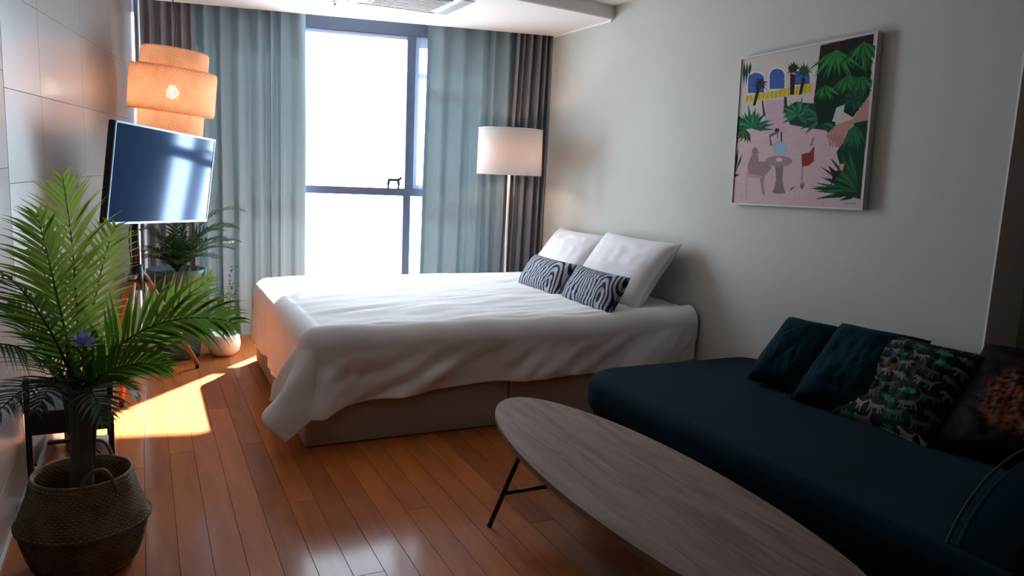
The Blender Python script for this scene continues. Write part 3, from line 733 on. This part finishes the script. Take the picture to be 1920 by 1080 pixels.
# basket
bk = empty('seagrass_basket', (-.205, 2.735, 0)); tag(bk, 'round woven seagrass belly basket with handles holding the palm', 'basket')
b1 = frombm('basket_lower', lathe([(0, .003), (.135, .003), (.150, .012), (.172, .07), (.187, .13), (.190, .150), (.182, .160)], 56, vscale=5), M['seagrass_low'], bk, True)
b2 = frombm('basket_upper', lathe([(.180, .150), (.198, .158), (.199, .166), (.190, .178), (.176, .215), (.160, .26), (.148, .305), (.146, .318)], 56, vscale=5), M['seagrass'], bk, True); solid(b2, .008, -1)
bm = bmesh.new(); tube(bm, [(.145*math.cos(2*PI*k/48), .145*math.sin(2*PI*k/48), .318) for k in range(49)], .006, 6, False); frombm('rim', bm, M['seagrass'], bk, True)
bm = bmesh.new()
for zz, rr in [(.03+.0085*k, None) for k in range(33)]:
    if zz < .155: r_ = np.interp(zz, [.012, .07, .13, .15], [.150, .172, .187, .190])
    else: r_ = np.interp(zz, [.158, .166, .178, .215, .26, .305], [.198, .199, .190, .176, .160, .148])
    tube(bm, [((r_+.0015+.001*math.sin(k*9))*math.cos(2*PI*k/180), (r_+.0015+.001*math.sin(k*9))*math.sin(2*PI*k/180), zz+.0012*math.sin(2*PI*k/90*40+zz*900)) for k in range(181)], .0022, 4, False)
wv = frombm('woven_ridges', bm, M['seagrass_low'], bk, True); wv['kind'] = 'stuff'
for a in (R(-70), R(75)):
    P = []
    for k in range(13):
        q = k/12*PI; w_ = .055*math.cos(q); hgt = .31+.062*math.sin(q)
        rr = .150; aa = a+w_/rr
        P.append((rr*math.cos(aa), rr*math.sin(aa), hgt-.03*(abs(math.cos(q))**3)))
    tubeo('handle', P, .006, M['seagrass'], bk, 8)

# rear palm in blue-grey planter
rp = empty('rear_palm', (.19, 5.52, 0)); tag(rp, 'dark green palm in a tall blue-grey planter behind the television', 'plant')
frombm('planter', lathe([(0, .002), (.125, .002), (.135, .02), (.175, .56), (.185, .565), (.187, .605), (.172, .607), (.168, .57), (0, .565)], 40), M['pot'], rp, True)
frombm('soil', lathe([(0, .572), (.16, .572)], 24), M['soil'], rp)
rb = Vector((0, 0, .58))
for i, (dx, dy, hh_, L_, spl) in enumerate(((.42, -.12, .42, .14, 0), (.40, .02, .20, .15, 0), (.34, -.25, .18, .15, 0), (-.10, -.28, .24, .15, 0), (-.20, -.20, .16, .15, 0), (.10, -.34, .22, .15, 0), (.0, -.36, .10, .13, 0),
        (.22, -.34, .13, .14, 0), (-.22, -.05, .28, .13, 0), (.30, .16, .26, .13, 0), (.02, .20, .36, .13, 0), (.16, -.1, .42, .13, 0), (.36, -.2, .32, .14, 0), (-.24, -.30, .12, .13, 0), (-.12, -.40, .16, .14, 0), (.12, -.42, .16, .13, 0), (.30, -.36, .24, .14, 0), (.38, -.10, .30, .15, 0))):
    frond(rp, (rb, (dx*.2, dy*.2, .58+hh_*.75), (dx*.6, dy*.6, .60+hh_*1.1), (dx, dy, .58+hh_)), 17, L_, M['green_dark'], False, droop=.6, seed=60+i, w=.014, rad=.004)
# twiggy plant in white pot by the bed foot
tp = empty('twig_plant', (.475, 5.50, 0)); tag(tp, 'thin twiggy plant with tiny leaves in a white round pot by the bed foot', 'plant')
frombm('plant_pot', lathe([(0, .002), (.07, .002), (.10, .03), (.112, .08), (.105, .135), (.095, .15), (.088, .148), (.088, .13), (0, .125)], 32), M['plastic'], tp, True)
rnd = random.Random(9)
for i in range(9):
    ex_, ey_, ez_ = rnd.uniform(-.14, .10), rnd.uniform(-.12, .06), rnd.uniform(.40, .70)
    P = [(0, 0, .13), (ex_*.2, ey_*.2, .3), (ex_*.7, ey_*.7, ez_*.8), (ex_, ey_, ez_)]
    bm = bmesh.new(); tube(bm, [bez(P, k/10) for k in range(11)], [.002*(1-k/14) for k in range(11)], 5)
    for k in range(16):
        c = bez(P, .35+.65*k/15); d = Vector((rnd.uniform(-1, 1), rnd.uniform(-1, 1), rnd.uniform(-.3, .8))).normalized(); s = d.cross(Vector((0, 0, 1))).normalized()*.007
        v = [bm.verts.new(q) for q in (c, c+d*.014+s, c+d*.028, c+d*.014-s)]; bm.faces.new(v)
    me = D.meshes.new('twig'); bm.to_mesh(me); bm.free(); link('twig', me, M['green_dark'], tp)

# ------------------------------------------------------------------ black side table and what lies under it
st = empty('side_table', (0, 0, 0)); tag(st, 'black side table with raised corner posts behind the palm trunk', 'table')
for lx, ly, h_ in ((-.432, 3.40, .47), (-.15, 3.53, .47), (-.425, 3.80, .40), (-.17, 3.86, .47)):
    boxo('leg', (lx-.011, ly-.011, .001, lx+.011, ly+.011, h_), M['blackwood'], st, bevel=.002)
boxo('tabletop', (-.442, 3.40, .285, -.14, 3.86, .335), M['blackwood'], st, bevel=.004)
boxo('apron', (-.432, 3.41, .235, -.15, 3.425, .285), M['blackwood'], st)
boxo('stretcher', (-.43, 3.79, .06, -.16, 3.81, .075), M['blackwood'], st)
boxo('shelf', (-.43, 3.43, .10, -.415, 3.84, .112), M['blackwood'], st)
for a, b in (((-.432, 3.4), (-.15, 3.53)), ((-.15, 3.53), (-.17, 3.86))):
    tubeo('rail', [(*a, .455), (*b, .455)], .007, M['blackwood'], st, 8)
bx = empty('adapter_box', (-.30, 3.92, 0), .2); tag(bx, 'pinkish slatted box on the floor beneath the black side table', 'box')
boxo('body', (-.055, -.05, .001, .055, .05, .075), M['cardboard'], bx, bevel=.006)
for k in range(3): boxo('slat', (-.05, -.055, .015+.02*k, .05, -.0505, .026+.02*k), M['base'], bx)
bm = bmesh.new(); bmesh.ops.create_icosphere(bm, subdivisions=3, radius=.05)
for v in bm.verts: v.co *= 1+.5*noise.noise(v.co*28); v.co.z = v.co.z*.55+.027
for v in bm.verts: v.co.z = max(v.co.z, .0)
o = frombm('crumpled_cloth', bm, M['plastic'], None, True); o.location = (-.31, 3.92, .0765); tag(o, 'crumpled white cloth on top of the pinkish box', 'cloth')
o = frombm('white_canister', lathe([(0, .001), (.045, .001), (.048, .01), (.048, .10), (.042, .11), (0, .112)], 28), M['plastic'], None, True); o.location = (-.19, 3.66, 0)
tag(o, 'white round canister on the floor under the side table', 'canister')
bm = bmesh.new(); P = [bez(((-.36, 3.55, .004), (-.25, 3.5, .02), (-.22, 3.6, .22), (-.165, 3.5, .006)), k/24) for k in range(25)]
tube(bm, P, .0035, 6); o = frombm('loose_cable', bm, M['black'], None, True); tag(o, 'thin black power cord looping under the side table', 'cord')
ps = empty('power_strip', (-.425, 3.22, 0)); tag(ps, 'small white power strip on the floor against the left wall', 'power strip')
boxo('body', (-.022, -.09, .001, .022, .09, .035), M['plastic'], ps, bevel=.005)
for k in range(3): frombm('socket', lathe([(0, .0365), (.013, .0365), (.013, .0352)], 16, Matrix.Translation((0, -.055+.055*k, 0))), M['vent'], ps)

# ------------------------------------------------------------------ painting
def homog(src, dst):
    Am = []; bv = []
    for (x_, y_), (u_, v_) in zip(src, dst):
        Am.append([x_, y_, 1, 0, 0, 0, -u_*x_, -u_*y_]); bv.append(u_); Am.append([0, 0, 0, x_, y_, 1, -v_*x_, -v_*y_]); bv.append(v_)
    h = np.linalg.solve(np.array(Am, float), np.array(bv, float)); return np.append(h, 1).reshape(3, 3)
PW, PH = .845, .765
HM = homog([(162, 192), (925, 66), (838, 1030), (110, 1018)], [(0, 0), (1, 0), (1, 1), (0, 1)])   # drawing sheet -> canvas 0..1
def hp(P):
    out = []
    for x_, y_ in P: q = HM @ np.array([x_, y_, 1.0]); out.append((q[0]/q[2], q[1]/q[2]))
    return out
NX, NY = 400, 362
U, Vv = np.meshgrid(np.linspace(0, 1, NX), np.linspace(0, 1, NY))
C = np.zeros((NY, NX, 3)); C[:] = srgb(196, 168, 168)[:3]
def fill(P, col, raw=False):
    C[inpoly(U, Vv, P if raw else hp(P))] = srgb(*col)[:3]
def ell(cx, cy, rx, ry, n=24, a0=0): return [(cx+rx*math.cos(2*PI*k/n+a0), cy+ry*math.sin(2*PI*k/n+a0)) for k in range(n)]
def leafp(x0, y0, x1, y1, w): 
    dx, dy = x1-x0, y1-y0; L_ = math.hypot(dx, dy); nx_, ny_ = -dy/L_*w, dx/L_*w
    return [(x0, y0), (x0+dx*.4+nx_, y0+dy*.4+ny_), (x1, y1), (x0+dx*.4-nx_, y0+dy*.4-ny_)]
def spray(cx, cy, n, L_, a0, a1, w, cols, seed):
    r_ = random.Random(seed)
    for k in range(n):
        a = R(a0+(a1-a0)*(k+.5)/n+r_.uniform(-5, 5)); q = L_*r_.uniform(.75, 1.1)
        fill(leafp(cx, cy, cx+q*math.cos(a), cy-q*math.sin(a), w), cols[k % len(cols)])
fill([(150, 190), (620, 100), (560, 460), (120, 700)], (190, 182, 172))
fill([(130, 650), (250, 590), (640, 600), (850, 820), (830, 1040), (100, 1030)], (196, 168, 168))
fill([(300, 430), (410, 430), (420, 620), (290, 620)], (186, 158, 170))
rr_ = random.Random(3)
for k in range(26):
    x_, y_ = rr_.uniform(140, 700), rr_.uniform(640, 1000); fill(leafp(x_, y_, x_+rr_.uniform(-14, 14), y_+rr_.uniform(30, 70), 2), (180, 150, 155))
for k in range(6): fill([(120, 660+k*62), (840, 690+k*62), (840, 692+k*62), (120, 662+k*62)], (182, 152, 158))
def arch(x0, x1, yt, yb, dy):
    P = [(x0, yb+dy), (x1, yb)]
    for k in range(13): a = PI*k/12; P.append(((x0+x1)/2+(x1-x0)/2*math.cos(a), yt+38-38*math.sin(a)))
    return P
for x0, x1, yt, yb in ((196, 290, 270, 385), (322, 408, 250, 364), (462, 552, 262, 342)):
    fill(arch(x0-6, x1+6, yt-8, yb+8, 4), (206, 200, 196)); fill(arch(x0, x1, yt, yb, 2), (62, 90, 150))
fill([(185, 405), (570, 335), (562, 390), (180, 440)], (196, 178, 62))
for k in range(16): x_ = 190+24*k; fill([(x_, 402-(x_-190)*.17), (x_+6, 401-(x_-190)*.17), (x_+4, 436-(x_-190)*.14), (x_-2, 437-(x_-190)*.14)], (172, 140, 50))
fill([(276, 430), (284, 430), (300, 520), (286, 520)], (60, 50, 60)); fill([(408, 410), (420, 410), (430, 520), (402, 500)], (50, 45, 55))
for x0, x1 in ((168, 172), (186, 184), (206, 200)): fill(leafp(x0+6, 205, x1, 345 if x0 < 190 else 300, 9), (30, 60, 48))
DK = [(14, 46, 34), (22, 66, 46), (30, 86, 58)]
fill([(225, 460), (240, 460), (272, 350), (250, 345)], (50, 32, 34)); spray(268, 335, 14, 46, 0, 360, 6, [(30, 40, 44), (38, 60, 60)], 2)
fill([(440, 400), (462, 400), (470, 285), (440, 280)], (50, 28, 30)); spray(458, 250, 14, 44, 0, 360, 7, [(40, 30, 34), (58, 40, 40)], 3)
fill([(490, 400), (506, 400), (528, 310), (508, 300)], (40, 30, 36)); spray(520, 265, 14, 50, 0, 360, 7, [(34, 60, 56), (44, 78, 66)], 4)
spray(215, 590, 17, 130, -10, 185, 13, [(34, 96, 66), (24, 74, 52), (48, 122, 76)], 5)
spray(190, 600, 9, 80, 150, 300, 12, [(30, 70, 40), (56, 100, 56)], 6)
fill([(410, 480), (470, 440), (560, 450), (680, 430), (700, 610), (560, 590), (440, 570)], (22, 62, 44))
spray(480, 520, 19, 105, -40, 210, 12, [(40, 104, 76), (26, 78, 56), (58, 120, 86)], 7)
spray(610, 540, 21, 120, -60, 230, 13, [(34, 88, 60), (22, 62, 44), (46, 104, 70)], 8)
# upper right jungle
fill([(612, 124), (905, 68), (880, 405), (790, 530), (740, 500), (690, 560), (600, 560), (575, 430)], (14, 40, 26))
fill([(612, 126), (905, 70), (900, 96), (612, 190)], (44, 30, 26))
for cx, cy, n_l, L_, sd in ((700, 150, 15, 200, 1), (850, 110, 13, 190, 2), (770, 290, 17, 140, 3), (640, 350, 9, 90, 4), (845, 300, 11, 120, 5)):
    spray(cx, cy, n_l, L_, 215, 330, 11, [(40, 100, 48), (26, 78, 40), (54, 118, 60)], sd+20)
spray(800, 430, 13, 90, 0, 360, 14, [(22, 62, 42), (30, 78, 50)], 31)
fill([(700, 475), (745, 458), (740, 500), (722, 520), (730, 560), (676, 552), (690, 510)], (176, 190, 176))
fill([(880, 405), (872, 560), (800, 560), (750, 620), (720, 700), (640, 630), (700, 570), (730, 560), (790, 540)], (178, 128, 118))
for k in range(6): fill([(650+16*k, 620+k*4), (656+16*k, 620+k*4), (672+16*k, 690+k*3), (664+16*k, 690+k*3)], (156, 108, 112))
# lower right palms
fill([(872, 545), (800, 560), (760, 640), (700, 720), (720, 800), (680, 850), (700, 900), (760, 960), (830, 980)], (18, 56, 34))
spray(800, 570, 9, 150, 235, 300, 13, [(34, 84, 54), (44, 100, 62)], 41); spray(815, 940, 19, 250, 85, 190, 15, [(24, 72, 38), (18, 52, 34), (40, 96, 50)], 42)
fill([(710, 790), (745, 784), (730, 835)], (206, 150, 110)); fill([(652, 795), (700, 830), (740, 820), (700, 860), (668, 910), (680, 850)], (40, 22, 26))
for k, (x_, y_) in enumerate(((668, 972), (710, 992), (690, 940))): fill(leafp(820, 940+10*k, x_, y_, 13), (20, 50, 34))
# left sprigs
fill(leafp(140, 700, 122, 860, 7), (30, 50, 46)); fill(leafp(168, 730, 124, 850, 6), (36, 60, 54)); fill([(120, 852), (152, 856), (122, 870)], (24, 24, 28)); fill([(140, 520), (150, 560), (134, 680), (130, 600)], (40, 80, 48))
# courtyard table, seated figure, red chair
fill([(345, 955), (414, 955), (398, 880), (404, 800), (356, 800), (362, 880)], (128, 108, 110)); fill(ell(378, 775, 78, 30), (150, 128, 132))
fill(ell(378, 948, 38, 12), (124, 104, 106)); fill(ell(383, 700, 42, 40), (138, 166, 186)); fill([(338, 690), (428, 672), (400, 740), (360, 735)], (146, 176, 196)); fill(ell(380, 768, 18, 12), (206, 192, 190))
fill(ell(366, 602, 14, 13), (56, 34, 42)); fill([(322, 624), (372, 606), (370, 660), (364, 620), (330, 640), (340, 690), (326, 690)], (108, 82, 96)); fill([(386, 612), (396, 612), (396, 665), (388, 665)], (64, 44, 54))
fill(ell(240, 722, 18, 24), (136, 108, 112)); fill([(224, 730), (254, 726), (262, 780), (318, 778), (334, 818), (296, 860), (290, 900), (298, 970), (284, 965), (266, 870), (205, 855), (196, 800)], (146, 120, 122))
fill([(188, 855), (196, 855), (196, 1000), (188, 1000)], (176, 142, 150)); fill([(190, 800), (206, 850), (280, 862), (280, 876), (190, 870)], (178, 146, 152))
fill([(506, 736), (552, 724), (578, 686), (576, 772), (548, 798), (508, 806)], (134, 52, 44)); fill([(508, 806), (516, 806), (512, 920), (505, 920)], (160, 124, 128)); fill([(568, 640), (580, 632), (566, 690), (552, 690)], (150, 120, 122))
fill(leafp(436, 942, 474, 912, 4), (70, 52, 50)); fill(leafp(500, 892, 508, 938, 4), (70, 52, 50)); fill(leafp(522, 888, 508, 938, 4), (70, 52, 50))
fill([(700, 990), (830, 990), (836, 1030), (660, 1030)], (186, 174, 172))
for k in range(5): fill(ell(744+14*k, 1004, 5, 5), (150, 134, 132))
pic = empty('wall_painting', (WX-.026, 2.87, 1.620)); tag(pic, 'canvas painting of a pink courtyard with green palms on the right wall', 'painting')
pic.rotation_euler = (R(-1.6), 0, 0)
X_ = np.zeros(NX*NY)
V = np.stack([np.full(NX*NY, -.0035), ((.5-U)*PW).ravel(), ((.5-Vv)*PH).ravel()], 1)
cv = gridmesh('painted_surface', V, NX, NY, M['canvas'], pic, False)
at = cv.data.color_attributes.new('print', 'FLOAT_COLOR', 'POINT'); c4 = np.ones((NX*NY, 4), np.float32); c4[:, :3] = C.reshape(-1, 3); at.data.foreach_set('color', c4.ravel())
boxo('canvas', (-.0025, -PW/2, -PH/2, .022, PW/2, PH/2), mat('raw_canvas_edge', (.42, .40, .38, 1), .9), pic)
bm = bmesh.new()
for d_ in ((-.010, -PW/2-.007, -PH/2-.007, .022, PW/2+.007, -PH/2), (-.010, -PW/2-.007, PH/2, .022, PW/2+.007, PH/2+.007), (-.010, -PW/2-.007, -PH/2, .022, -PW/2, PH/2), (-.010, PW/2, -PH/2, .022, PW/2+.007, PH/2)): box(bm, *d_)
frombm('frame', bm, mat('thin_pale_frame', (.5, .48, .45, 1), .5), pic)
